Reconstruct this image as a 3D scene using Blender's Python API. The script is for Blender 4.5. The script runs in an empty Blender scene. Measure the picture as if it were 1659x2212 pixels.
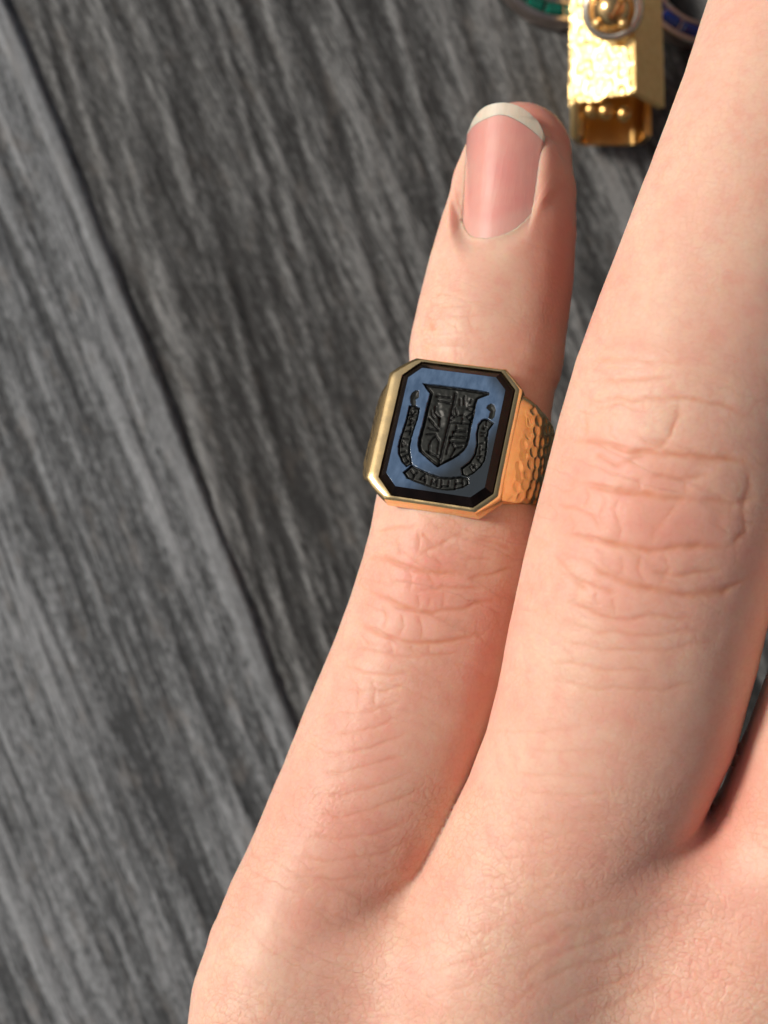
import bpy, bmesh, math, random
import numpy as np
from mathutils import Vector, Matrix

# ------------------------------------------------------------------ camera, world, sun, exposure
MM = 0.001
CAM_H = 144.0            # camera height over the little finger's centre line (mm)
FOCUS = 136.0            # distance to the gem face (mm)
FRAME_W = 68.0           # width seen at the gem face (mm)
SC = bpy.context.scene
cam_data = bpy.data.cameras.new("camera")
cam_data.sensor_fit = 'HORIZONTAL'
cam_data.sensor_width = 36.0
cam_data.lens = 36.0 * FOCUS / FRAME_W
cam_data.clip_start = 0.005
cam_data.clip_end = 50.0
cam_data.dof.use_dof = True
cam_data.dof.focus_distance = (FOCUS - 1.0) * MM
cam_data.dof.aperture_fstop = 31.0
cam = bpy.data.objects.new("camera", cam_data)
SC.collection.objects.link(cam)
cam.location = (0, 0, CAM_H * MM)
SC.camera = cam

SUN_DIR = Vector((-0.79, 0.22, 0.55)).normalized()      # towards the sun
world = bpy.data.worlds.new("World")
SC.world = world
world.use_nodes = True
wn = world.node_tree
wn.nodes.clear()
sky = wn.nodes.new('ShaderNodeTexSky')
sky.sky_type = 'NISHITA'
sky.sun_disc = False
sky.dust_density = 3.0
sky.air_density = 0.8
sky.ozone_density = 0.6
sky.sun_elevation = math.asin(SUN_DIR.z)
sky.sun_rotation = math.atan2(SUN_DIR.x, SUN_DIR.y)
bg = wn.nodes.new('ShaderNodeBackground')
bg.inputs['Strength'].default_value = 0.06
wo = wn.nodes.new('ShaderNodeOutputWorld')
hs = wn.nodes.new('ShaderNodeHueSaturation')          # thin haze: a paler sky
hs.inputs['Saturation'].default_value = 0.35
wn.links.new(sky.outputs[0], hs.inputs['Color'])
wn.links.new(hs.outputs[0], bg.inputs[0])
wn.links.new(bg.outputs[0], wo.inputs[0])
sun_data = bpy.data.lights.new("sun", 'SUN')
sun_data.energy = 3.2
sun_data.angle = math.radians(13.0)
sun_data.color = (1.0, 0.905, 0.80)
sun = bpy.data.objects.new("sun", sun_data)
SC.collection.objects.link(sun)
sun.rotation_euler = SUN_DIR.to_track_quat('Z', 'Y').to_euler()
SC.view_settings.view_transform = 'Standard'
SC.view_settings.look = 'None'
SC.view_settings.gamma = 1.0
SC.view_settings.exposure = 0.06
SC.view_settings.use_curve_mapping = False
SC.render.engine = 'CYCLES'
SC.cycles.use_denoising = True
SC.cycles.denoising_prefilter = 'ACCURATE'
SC.cycles.use_adaptive_sampling = True
SC.cycles.adaptive_threshold = 0.02
SC.cycles.max_bounces = 6
SC.cycles.diffuse_bounces = 3
SC.cycles.glossy_bounces = 4
SC.cycles.transmission_bounces = 2
SC.cycles.caustics_reflective = True

# ------------------------------------------------------------------ helpers
IMG_W, IMG_H = 1659.0, 2212.0
def scale_at(z):
    """mm per layout unit at height z"""
    return FRAME_W / IMG_W * (CAM_H - z) / FOCUS
def at(px, py, z):
    s = scale_at(z)
    return np.array([(px - IMG_W / 2) * s, -(py - IMG_H / 2) * s, z])

def hash3(ix, iy, iz, seed):
    h = (ix.astype(np.int64) * 374761393 + iy.astype(np.int64) * 668265263 + iz.astype(np.int64) * 2147483647 + seed * 1274126177) & 0xffffffff
    h = ((h ^ (h >> 13)) * 1274126177) & 0xffffffff
    h = h ^ (h >> 16)
    return (h & 0xffffff) / float(0xffffff)
def vnoise(x, y, z=0.0, seed=0):
    x = np.asarray(x, float); y = np.asarray(y, float); z = np.asarray(z, float) + np.zeros_like(x)
    ix, iy, iz = np.floor(x), np.floor(y), np.floor(z)
    fx, fy, fz = x - ix, y - iy, z - iz
    fx = fx * fx * (3 - 2 * fx); fy = fy * fy * (3 - 2 * fy); fz = fz * fz * (3 - 2 * fz)
    r = 0
    for dx in (0, 1):
        for dy in (0, 1):
            for dz in (0, 1):
                w = (fx if dx else 1 - fx) * (fy if dy else 1 - fy) * (fz if dz else 1 - fz)
                r = r + w * hash3(ix + dx, iy + dy, iz + dz, seed)
    return r * 2 - 1
def sstep(a, b, x):
    t = np.clip((x - a) / (b - a), 0, 1)
    return t * t * (3 - 2 * t)

def mesh_object(name, verts_mm, faces, mat, parent=None, smooth=True):
    me = bpy.data.meshes.new(name)
    v = np.asarray(verts_mm, dtype=np.float64) * MM
    if isinstance(faces, np.ndarray):
        me.vertices.add(len(v)); me.vertices.foreach_set('co', v.astype(np.float32).ravel())
        n, k = faces.shape
        me.loops.add(n * k); me.loops.foreach_set('vertex_index', faces.astype(np.int32).ravel())
        me.polygons.add(n)
        me.polygons.foreach_set('loop_start', np.arange(0, n * k, k, dtype=np.int32))
        me.update(calc_edges=True)
    else:
        me.from_pydata([tuple(p) for p in v], [], [tuple(f) for f in faces])
    me.validate()
    if smooth:
        me.polygons.foreach_set('use_smooth', np.ones(len(me.polygons), dtype=bool))
    me.update()
    ob = bpy.data.objects.new(name, me)
    SC.collection.objects.link(ob)
    if mat is not None:
        me.materials.append(mat)
    if parent is not None:
        ob.parent = parent
    return ob
def empty(name, loc_mm=(0, 0, 0)):
    o = bpy.data.objects.new(name, None)
    o.empty_display_size = 0.005
    SC.collection.objects.link(o)
    o.location = Vector(loc_mm) * MM
    return o
def tag(o, label=None, cat=None, group=None, kind=None):
    if label: o['label'] = label
    if cat: o['category'] = cat
    if group: o['group'] = group
    if kind: o['kind'] = kind
    return o
def set_attr(ob, name, arr):
    a = ob.data.attributes.new(name, 'FLOAT', 'POINT')
    a.data.foreach_set('value', np.asarray(arr, dtype=np.float32))
def grid_faces(nu, nv, closed_u=False):
    iu = np.arange(nu if closed_u else nu - 1)
    iv = np.arange(nv - 1)
    U, V = np.meshgrid(iu, iv, indexing='ij')
    U = U.ravel(); V = V.ravel()
    U2 = (U + 1) % nu
    return np.stack([U * nv + V, U2 * nv + V, U2 * nv + V + 1, U * nv + V + 1], axis=1)
def sharp_by_angle(ob, deg):
    me = ob.data
    bm = bmesh.new(); bm.from_mesh(me)
    for e in bm.edges:
        if len(e.link_faces) == 2 and e.calc_face_angle(0) > math.radians(deg):
            e.smooth = False
    bm.to_mesh(me); bm.free()

class NT:
    """tiny node-tree builder"""
    def __init__(self, name):
        self.mat = bpy.data.materials.new(name)
        self.mat.use_nodes = True
        self.t = self.mat.node_tree
        self.t.nodes.clear()
        self.out = self.t.nodes.new('ShaderNodeOutputMaterial')
        self.p = self.t.nodes.new('ShaderNodeBsdfPrincipled')
        self.t.links.new(self.p.outputs[0], self.out.inputs['Surface'])
    def n(self, typ, **kw):
        nd = self.t.nodes.new(typ)
        for k, v in kw.items():
            setattr(nd, k, v)
        return nd
    def link(self, a, b):
        self.t.links.new(a, b)
    def val(self, sock, v):
        if hasattr(v, 'is_linked') or hasattr(v, 'links'):
            self.link(v, sock)
        else:
            sock.default_value = v
    def math(self, op, a, b=0.0, c=0.0, clamp=False):
        nd = self.n('ShaderNodeMath', operation=op, use_clamp=clamp)
        self.val(nd.inputs[0], a); self.val(nd.inputs[1], b); self.val(nd.inputs[2], c)
        return nd.outputs[0]
    def mix(self, f, a, b, blend='MIX'):
        nd = self.n('ShaderNodeMix', data_type='RGBA', blend_type=blend)
        self.val(nd.inputs[0], f)
        for s, v in ((nd.inputs[6], a), (nd.inputs[7], b)):
            self.val(s, v if not isinstance(v, tuple) else (v + (1.0,) if len(v) == 3 else v))
        return nd.outputs[2]
    def coords(self, scale=(1, 1, 1), rot=(0, 0, 0), src='Object'):
        tc = self.n('ShaderNodeTexCoord')
        m1 = self.n('ShaderNodeMapping'); m1.inputs['Rotation'].default_value = rot
        self.link(tc.outputs[src], m1.inputs[0])
        m2 = self.n('ShaderNodeMapping'); m2.inputs['Scale'].default_value = scale
        self.link(m1.outputs[0], m2.inputs[0])
        return m2.outputs[0]
    def noise(self, vec, scale=1.0, detail=3.0, rough=0.5, dist=0.0, color=False):
        nd = self.n('ShaderNodeTexNoise')
        self.val(nd.inputs['Vector'], vec)
        nd.inputs['Scale'].default_value = scale; nd.inputs['Detail'].default_value = detail
        nd.inputs['Roughness'].default_value = rough; nd.inputs['Distortion'].default_value = dist
        return nd.outputs[1 if color else 0]
    def ramp(self, fac, stops, interp='LINEAR'):
        nd = self.n('ShaderNodeValToRGB')
        el = nd.color_ramp.elements
        nd.color_ramp.interpolation = interp
        el[0].position, el[0].color = stops[0][0], tuple(stops[0][1]) + (1,)
        el[1].position, el[1].color = stops[-1][0], tuple(stops[-1][1]) + (1,)
        for p, c in stops[1:-1]:
            e = el.new(p); e.color = tuple(c) + (1,)
        self.val(nd.inputs[0], fac)
        return nd.outputs[0]
    def mrange(self, v, a, b, c=0.0, d=1.0, smooth=False):
        nd = self.n('ShaderNodeMapRange')
        if smooth: nd.interpolation_type = 'SMOOTHSTEP'
        self.val(nd.inputs['Value'], v)
        nd.inputs['From Min'].default_value = a; nd.inputs['From Max'].default_value = b
        nd.inputs['To Min'].default_value = c; nd.inputs['To Max'].default_value = d
        return nd.outputs[0]
    def attr(self, name):
        nd = self.n('ShaderNodeAttribute', attribute_name=name)
        return nd.outputs['Fac']
    def bump(self, h, dist_mm, strength=1.0, prev=None):
        nd = self.n('ShaderNodeBump')
        nd.inputs['Strength'].default_value = strength
        nd.inputs['Distance'].default_value = dist_mm * MM
        self.link(h, nd.inputs['Height'])
        if prev is not None: self.link(prev, nd.inputs['Normal'])
        return nd.outputs[0]
    def warp(self, vec, scale, amount, detail=2.0):
        c = self.noise(vec, scale, detail, color=True)
        s = self.n('ShaderNodeVectorMath', operation='SUBTRACT'); self.link(c, s.inputs[0]); s.inputs[1].default_value = (.5, .5, .5)
        m = self.n('ShaderNodeVectorMath', operation='SCALE'); self.link(s.outputs[0], m.inputs[0]); m.inputs['Scale'].default_value = amount
        a = self.n('ShaderNodeVectorMath', operation='ADD'); self.link(vec, a.inputs[0]); self.link(m.outputs[0], a.inputs[1])
        return a.outputs[0]
    def vscale(self, vec, s):
        m = self.n('ShaderNodeVectorMath', operation='MULTIPLY'); self.link(vec, m.inputs[0]); m.inputs[1].default_value = s
        return m.outputs[0]
    def voro_edge(self, vec, scale=1.0, rnd=1.0):
        nd = self.n('ShaderNodeTexVoronoi', feature='DISTANCE_TO_EDGE')
        self.link(vec, nd.inputs['Vector']); nd.inputs['Scale'].default_value = scale
        nd.inputs['Randomness'].default_value = rnd
        return nd.outputs['Distance']
    def set(self, **kw):
        for k, v in kw.items():
            s = self.p.inputs[k.replace('_', ' ')]
            if isinstance(v, tuple) and len(v) == 3 and s.type == 'RGBA':
                v = v + (1.0,)
            self.val(s, v)
        return self.mat

# ------------------------------------------------------------------ materials
def mat_wood(name, seed, dark, mid, light, tilt=0.0):
    m = NT(name)
    base = m.coords((1000, 1000, 1000), (0, 0, tilt))
    off = m.n('ShaderNodeVectorMath', operation='ADD'); m.link(base, off.inputs[0]); off.inputs[1].default_value = (seed * 37.1, seed * 91.7, seed * 5.3)
    v = m.warp(off.outputs[0], 0.02, 2.2, 1.0)
    fine = m.noise(m.vscale(v, (1.7, 0.035, 1.0)), 1.0, 3.0, 0.62)
    fleck = m.noise(m.vscale(v, (1.9, 0.30, 1.0)), 1.0, 4.0, 0.72)
    hh = m.attr('grain')
    speck = m.noise(m.vscale(v, (3.2, 0.9, 1.0)), 1.0, 3.0, 0.7)
    h = m.math('ADD', m.math('MULTIPLY', fine, 0.32), m.math('MULTIPLY', fleck, 0.26))
    h = m.math('ADD', h, m.math('MULTIPLY', speck, 0.42))
    h = m.math('ADD', h, m.math('MULTIPLY', hh, 0.10))
    col = m.ramp(h, [(0.41, dark), (0.47, tuple(c * 0.7 for c in mid)), (0.53, tuple(c * 1.2 for c in mid)), (0.60, light)])
    ln = m.math('ABSOLUTE', m.math('SUBTRACT', m.noise(m.vscale(v, (0.85, 0.007, 0.5)), 1.0, 2.0, 0.6), 0.5))
    col = m.mix(m.mrange(ln, 0.022, 0.006, 0.0, 0.8), col, dark)
    br = m.noise(m.vscale(v, (0.45, 0.20, 0.5)), 1.0, 2.0, 0.6)
    col = m.mix(m.mrange(br, 0.58, 0.74, 0.0, 0.35), col, (mid[0] * 1.35, mid[1] * 1.15, mid[2] * 1.0))
    col = m.mix(m.math('MULTIPLY', m.attr('worn'), m.mrange(fleck, 0.3, 0.7, 0.6, 1.0)), col, tuple(c * 0.95 for c in light))
    return m.set(Base_Color=col, Roughness=0.75, Specular_IOR_Level=0.35)

def mat_skin():
    m = NT("skin")
    v = m.coords((1000, 1000, 1000), (0, 0, math.radians(16)))
    fl = m.attr('flush_warm_shade'); cr = m.attr('crease'); fu = m.attr('furrow')
    n1 = m.noise(v, 0.13, 3.0, 0.6)
    col = m.mix(m.mrange(n1, 0.36, 0.64), (0.74, 0.51, 0.395), (0.73, 0.445, 0.35))
    n2 = m.noise(v, 0.6, 3.0, 0.6)
    col = m.mix(m.mrange(n2, 0.52, 0.72, 0.0, 0.5), col, (0.71, 0.345, 0.28))
    col = m.mix(m.mrange(n2, 0.46, 0.30, 0.0, 0.4), col, (0.76, 0.57, 0.44))
    n3 = m.noise(v, 2.6, 2.0, 0.6)
    col = m.mix(m.mrange(n3, 0.55, 0.72, 0.0, 0.22), col, (0.66, 0.32, 0.25))
    col = m.mix(m.math('MULTIPLY', fl, 0.80, clamp=True), col, (0.71, 0.27, 0.215))
    col = m.mix(m.math('MULTIPLY', fu, 0.64, clamp=True), col, (0.64, 0.32, 0.225))
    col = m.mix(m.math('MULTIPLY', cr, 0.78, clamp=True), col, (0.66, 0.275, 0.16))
    m.p.subsurface_method = 'RANDOM_WALK'
    return m.set(Base_Color=col, Roughness=0.46, Subsurface_Weight=1.0,
                 Subsurface_Radius=(1.0, 0.32, 0.16), Subsurface_Scale=0.0013, IOR=1.42, Specular_IOR_Level=0.34)

def mat_nail(tip):
    m = NT("nail_tip_keratin" if tip else "nail_plate_keratin")
    v = m.coords((1000, 1000, 1000), (0, 0, math.radians(8)))
    ridge = m.noise(m.vscale(v, (2.6, 0.10, 2.0)), 1.0, 3.0, 0.6)
    if tip:
        col = m.mix(m.mrange(ridge, 0.3, 0.7), (0.70, 0.59, 0.48), (0.77, 0.67, 0.56))
    else:
        n = m.noise(v, 0.35, 2.0, 0.5)
        col = m.mix(m.mrange(n, 0.3, 0.7), (0.72, 0.31, 0.275), (0.74, 0.37, 0.31))
        col = m.mix(m.attr('lunula'), col, (0.74, 0.44, 0.38))
    b = m.bump(ridge, 0.035, 0.8)
    return m.set(Base_Color=col, Roughness=0.30, Normal=b, Subsurface_Weight=0.8,
                 Subsurface_Radius=(1.0, 0.4, 0.3), Subsurface_Scale=0.0007, IOR=1.5, Specular_IOR_Level=0.6,
                 Coat_Weight=1.0, Coat_Roughness=0.12)

def mat_gold(name, col=(0.83, 0.52, 0.20), rough=0.16, scr=0.5):
    m = NT(name)
    v = m.coords((1000, 1000, 1000))
    s = m.noise(m.vscale(v, (1.0, 9.0, 5.0)), 1.0, 4.0, 0.65)
    s2 = m.noise(v, 1.3, 3.0, 0.55)
    b = m.bump(m.math('ADD', m.math('MULTIPLY', s, 0.5), s2), 0.03, scr)
    r = m.math('ADD', rough, m.math('MULTIPLY', m.mrange(s2, 0.3, 0.8), 0.10))
    c = m.mix(m.mrange(s2, 0.35, 0.75, 0.0, 0.5), col, (col[0] * 0.86, col[1] * 0.80, col[2] * 0.68))
    return m.set(Base_Color=c, Metallic=1.0, Roughness=r, Normal=b)

def mat_gem_face():
    m = NT("blue_sheen_onyx")
    v = m.coords((1000, 1000, 1000))
    n = m.noise(m.vscale(v, (1.6, 0.7, 1.0)), 1.0, 4.0, 0.6)
    n2 = m.noise(v, 0.30, 2.0, 0.5)
    col = m.mix(m.mrange(n, 0.32, 0.70), (0.050, 0.092, 0.168), (0.092, 0.152, 0.255))  # blue sky reflection put into the base colour
    col = m.mix(m.attr('sheen_fade'), col, (0.022, 0.027, 0.030))
    cut = m.attr('cut')
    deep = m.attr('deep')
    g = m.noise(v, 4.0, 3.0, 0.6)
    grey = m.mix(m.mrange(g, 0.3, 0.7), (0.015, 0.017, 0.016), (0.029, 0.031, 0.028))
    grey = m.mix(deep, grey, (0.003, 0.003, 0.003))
    col = m.mix(cut, col, grey)
    rough = m.math('ADD', 0.08, m.math('MULTIPLY', cut, 0.30))
    b = m.bump(m.math('ADD', n, m.math('MULTIPLY', g, 0.3)), 0.008, 0.5)
    return m.set(Base_Color=col, Roughness=rough, Normal=b, IOR=1.54, Specular_IOR_Level=m.math('SUBTRACT', 0.5, m.math('MULTIPLY', cut, 0.32)))

def mat_simple(name, col, rough=0.4, metal=0.0, nscale=1.0, var=0.25, bump=0.0, **kw):
    m = NT(name)
    v = m.coords((1000, 1000, 1000))
    n = m.noise(v, nscale, 3.0, 0.55)
    c = m.mix(m.mrange(n, 0.3, 0.7), tuple(x * (1 - var) for x in col), tuple(min(1.0, x * (1 + var * 0.6)) for x in col))
    args = dict(Base_Color=c, Roughness=rough, Metallic=metal)
    if bump:
        args['Normal'] = m.bump(n, bump, 1.0)
    args.update(kw)
    return m.set(**args)

# ------------------------------------------------------------------ the wooden table top
TABLE_Z = -36.0
def build_table():
    top = empty('tabletop', (0, 0, TABLE_Z - 20))
    tag(top, 'weathered charcoal grey wooden tabletop of wide grained planks', 'tabletop', kind='structure')
    ang = math.radians(21.9)
    d = np.array([math.sin(ang), -math.cos(ang)])              # along the planks (down-right)
    q = np.array([math.cos(ang), math.sin(ang)])               # across, to the right
    p0 = at(14, 0, TABLE_Z)[:2]                                # the joint runs through here
    m_left = mat_wood('weathered_wood_pale', 1, (0.042, 0.046, 0.050), (0.150, 0.162, 0.173), (0.27, 0.287, 0.305), math.radians(1.0))
    m_right = mat_wood('weathered_wood_dark', 4, (0.024, 0.025, 0.026), (0.085, 0.089, 0.091), (0.185, 0.192, 0.196), math.radians(-6.0))
    W, L = 96.0, 420.0
    specs = [(-2, m_right), (-1, m_left), (0, m_right), (1, m_left), (2, m_right)]
    rot = math.atan2(d[0], -d[1])                               # local -Y runs along d
    for k, mat in specs:
        vis = k in (-1, 0)
        nx, ny = (281, 321) if vis else (121, 121)
        X, Y = np.meshgrid(np.linspace(0, W, nx), np.linspace(-L / 2, L / 2, ny), indexing='ij')
        sd = 10 + k * 7
        tl = -0.105 if k == 0 else 0.02
        wx = X + tl * (Y - 60) + 1.5 * vnoise(X * 0.03, Y * 0.012, 0, sd)
        h = 0.34 * vnoise(wx * 0.8, Y * 0.02, 0, sd + 1) + 0.22 * vnoise(wx * 0.33, Y * 0.01, 0, sd + 2) + 0.24 * vnoise(wx * 1.35, Y * 0.06, 0, sd + 3) + 0.14 * vnoise(wx * 1.4, Y * 0.3, 0, sd + 8)
        grain = h / 0.5
        edge_r = W - 0.5 - X + 0.30 * vnoise(Y * 0.08, Y * 0 + 3, 0, sd + 4)     # rim of the plank, uneven
        edge_l = X + 0.1 + 0.55 * vnoise(Y * 0.10, Y * 0 + 7, 0, sd + 5) + 0.7 * vnoise(Y * 0.45, Y * 0 + 1, 0, sd + 6)
        worn = sstep(2.9, 2.0, W - X + 0.5 * vnoise(Y * 0.05, Y * 0, 0, sd)) * sstep(0.2, 0.9, W - X)
        h = h * 0.52 * (1 - 0.35 * worn) + 0.20 * worn
        h = h - 1.0 * sstep(0.25, -0.45, edge_r) - 0.9 * sstep(0.3, -0.9, edge_l) - 0.25 * sstep(6, 1, edge_l)
        top_v = np.stack([X.ravel(), Y.ravel(), h.ravel()], 1)
        faces = grid_faces(nx, ny)
        # skirts
        b = len(top_v)
        ring = [i * ny for i in range(nx)] + [(nx - 1) * ny + j for j in range(1, ny)] + [i * ny + ny - 1 for i in range(nx - 2, -1, -1)] + [j for j in range(ny - 2, 0, -1)]
        low = top_v[ring].copy(); low[:, 2] = -20.0
        n = len(ring)
        sk = np.array([[ring[(i + 1) % n], ring[i], b + i, b + (i + 1) % n] for i in range(n)])
        ob = mesh_object('plank', np.vstack([top_v, low]), np.vstack([faces, sk]), mat, top)
        set_attr(ob, 'worn', np.concatenate([(worn * (0.55 if k == -1 else 0.3)).ravel(), np.zeros(n)]))
        set_attr(ob, 'grain', np.concatenate([grain.ravel(), np.zeros(n)]))
        org = p0 + q * (k * (W - 0.35)) + d * 60.0
        ob.matrix_local = Matrix.Translation(Vector((org[0], org[1], 20.0 - 0.4 * (k == 0))) * MM) @ Matrix.Rotation(rot, 4, 'Z')
    return top

# ------------------------------------------------------------------ the hand
# each row: row in the layout, left edge, right edge (both in layout units), height of the centre (mm)
PINKY = [(336, 1006, 1236, -4.4), (400, 979, 1246, -3.4), (500, 949, 1246, -2.4), (600, 920, 1240, -1.6), (700, 893, 1226, -1.0),
         (760, 884, 1217, -0.5), (900, 858, 1196, 0.2), (1090, 812, 1190, 1.2), (1200, 785, 1168, 1.6), (1330, 745, 1142, 1.4), (1450, 697, 1112, 1.0),
         (1600, 632, 1065, 1.2), (1750, 568, 1010, 1.8), (1900, 504, 920, 2.6), (2050, 446, 870, 3.2), (2212, 404, 840, 3.2), (2600, 390, 830, 2.0), (3000, 460, 880, 0.0), (3400, 560, 900, 0.0)]
RINGF = [(-640, 1770, 2090, -2.0), (-480, 1700, 2085, 1.0), (-240, 1618, 2050, 4.0), (0, 1530, 1990, 7.0), (200, 1468, 1945, 9.0), (430, 1381, 1885, 10.5), (650, 1298, 1822, 11.5), (880, 1216, 1764, 12.4),
         (1100, 1160, 1716, 12.4), (1310, 1106, 1662, 11.6), (1500, 1070, 1618, 10.4), (1600, 1040, 1586, 9.7), (1690, 1006, 1548, 8.9), (1780, 966, 1504, 8.2), (1870, 924, 1456, 7.5), (2000, 862, 1392, 7.0), (2212, 800, 1320, 7.0), (2600, 760, 1240, 5.5), (3000, 790, 1230, 2.5), (3400, 820, 1220, 2.0)]
MIDF = [(-900, 2550, 2900, -2.0), (-500, 2430, 2860, 3.0), (0, 2230, 2720, 8.0), (500, 2030, 2560, 11.0), (1000, 1845, 2400, 12.5), (1300, 1728, 2300, 14.0), (1470, 1654, 2225, 13.6), (1620, 1596, 2170, 12.8), (1760, 1545, 2110, 11.4), (1900, 1440, 2030, 9.4),
        (2100, 1330, 1920, 8.0), (2400, 1240, 1800, 7.0), (2800, 1180, 1680, 4.0), (3400, 1120, 1560, 2.5)]
INDF = [(-500, 3150, 3480, -4.0), (0, 2950, 3400, 0.0), (600, 2700, 3220, 5.0), (1100, 2480, 3020, 8.0), (1500, 2290, 2850, 9.0), (1800, 2140, 2720, 8.0), (2100, 1960, 2540, 7.0), (2500, 1760, 2320, 5.5), (3000, 1540, 2020, 3.0), (3400, 1400, 1820, 2.0)]
THUMB = [(1900, 2950, 3350, -14.0), (2150, 2760, 3240, -12.0), (2450, 2480, 3020, -9.0), (2750, 2120, 2740, -6.0), (3050, 1760, 2400, -4.0), (3300, 1500, 2100, -2.0)]
ZS = 0.88
def chain(rows, n):
    pts = []
    for i, (py, l, r, z) in enumerate(rows):
        c = at((l + r) / 2, py, z)
        j0, j1 = max(i - 1, 0), min(i + 1, len(rows) - 1)
        dx = (rows[j1][1] + rows[j1][2] - rows[j0][1] - rows[j0][2]) / 2
        dy = rows[j1][0] - rows[j0][0]
        cosb = abs(dy) / math.hypot(dx, dy)
        pts.append((c[0], c[1], c[2] / ZS, (r - l) / 2 * scale_at(z) * cosb))
    P = np.array(pts)
    s = np.concatenate([[0], np.cumsum(np.linalg.norm(np.diff(P[:, :3], axis=0), axis=1))])
    # Catmull-Rom resampling
    out = []
    for u in np.linspace(0, s[-1], n):
        i = min(max(np.searchsorted(s, u) - 1, 0), len(P) - 2)
        t = (u - s[i]) / (s[i + 1] - s[i])
        p1, p2 = P[i], P[i + 1]
        h = s[i + 1] - s[i]
        m1 = (P[i + 1] - P[i - 1]) / (s[i + 1] - s[i - 1]) * h if i > 0 else p2 - p1
        m2 = (P[i + 2] - P[i]) / (s[i + 2] - s[i]) * h if i + 2 < len(P) else p2 - p1
        t2, t3 = t * t, t * t * t
        out.append((2 * t3 - 3 * t2 + 1) * p1 + (t3 - 2 * t2 + t) * m1 + (-2 * t3 + 3 * t2) * p2 + (t3 - t2) * m2)
    return np.array(out, dtype=np.float32)
CH = [chain(PINKY, 34), chain(RINGF, 34), chain(MIDF, 26), chain(INDF, 22), chain(THUMB, 12)]

def chain_sdf(P, C):
    d = np.full(len(P), 1e3, np.float32)
    for i in range(len(C) - 1):
        a, b = C[i, :3], C[i + 1, :3]
        ab = b - a
        t = np.clip(((P - a) @ ab) / float(ab @ ab), 0, 1)
        q = P - a - t[:, None] * ab
        dd = np.sqrt(np.einsum('ij,ij->i', q, q)) - (C[i, 3] + t * (C[i + 1, 3] - C[i, 3]))
        np.minimum(d, dd, out=d)
    return d
def py_of(P):
    return IMG_H / 2 - P[:, 1] / (FRAME_W / IMG_W * (CAM_H - P[:, 2]) / FOCUS)
def px_of(P):
    return IMG_W / 2 + P[:, 0] / (FRAME_W / IMG_W * (CAM_H - P[:, 2]) / FOCUS)
def smin(a, b, k):
    h = np.maximum(k - np.abs(a - b), 0) / k
    return np.minimum(a, b) - h * h * k * 0.25
def hand_sdf(P, need=None):
    Q = P.copy(); Q[:, 2] /= ZS
    py = py_of(P)
    k = 0.4 + 8.6 * sstep(1870, 2090, py).astype(np.float32)
    k2 = 0.4 + 8.6 * sstep(1740, 1950, py).astype(np.float32)
    d = None
    for i, C in enumerate(CH):
        if need is None:
            di = chain_sdf(Q, C)
        else:
            di = np.full(len(P), 30.0, np.float32)
            mk = need[i]
            di[mk] = chain_sdf(Q[mk], C)
        kk = (k2 if i == 2 else k) if i < 4 else np.float32(9.0)
        d = di if d is None else smin(d, di, kk)
    return d

def polyline_field(px, py, pts, width):
    """smooth 0..1 groove along a polyline, tapering to its ends"""
    pts = np.array(pts, float)
    f = np.zeros(len(px))
    seg = np.diff(pts, axis=0); ln = np.hypot(seg[:, 0], seg[:, 1]); tot = ln.sum(); acc = 0.0
    best = np.full(len(px), 1e9); par = np.zeros(len(px))
    for a, s, l in zip(pts[:-1], seg, ln):
        t = np.clip(((px - a[0]) * s[0] + (py - a[1]) * s[1]) / (l * l), 0, 1)
        dd = np.hypot(px - a[0] - t * s[0], py - a[1] - t * s[1])
        u = dd < best
        best[u] = dd[u]; par[u] = (acc + t[u] * l) / tot
        acc += l
    return np.exp(-(best / width) ** 2) * np.clip(np.minimum(par, 1 - par) * 5, 0.12, 1)

def mp(pts, ox, oy, s):
    return [(ox + x * s, oy + y * s) for x, y in pts]
A4 = (658.3, 1069.8, .3844); A5 = (1097.2, 768.0, .3472); A3 = (850.3, 192.0, .2811); A6 = (987.5, 1536.0, .4048)
CREASES = []   # (points, width, depth mm, tint)
def cr(frame, w, dep, *lines):
    for l in lines:
        CREASES.append((mp(l, *frame), w, dep))
cr(A4, 7, .26, [(360, 345), (470, 365), (560, 400), (640, 430), (760, 440), (920, 428)],
   [(325, 515), (420, 570), (520, 620), (600, 640), (720, 655), (850, 640), (1010, 600), (1140, 550)],
   [(270, 700), (370, 760), (470, 800), (600, 825), (750, 830), (900, 805), (1050, 760)])
cr(A4, 5, .15, [(390, 205), (480, 180), (600, 185), (650, 160)], [(630, 345), (740, 290), (830, 240), (910, 215)],
   [(600, 540), (700, 528), (860, 524), (1030, 520)], [(880, 362), (1070, 355)], [(250, 845), (400, 890), (560, 905), (760, 900), (930, 880)],
   [(210, 960), (330, 1000), (480, 1010), (620, 980)], [(900, 480), (1060, 440), (1180, 400)], [(950, 250), (1060, 262), (1180, 300)])
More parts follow.
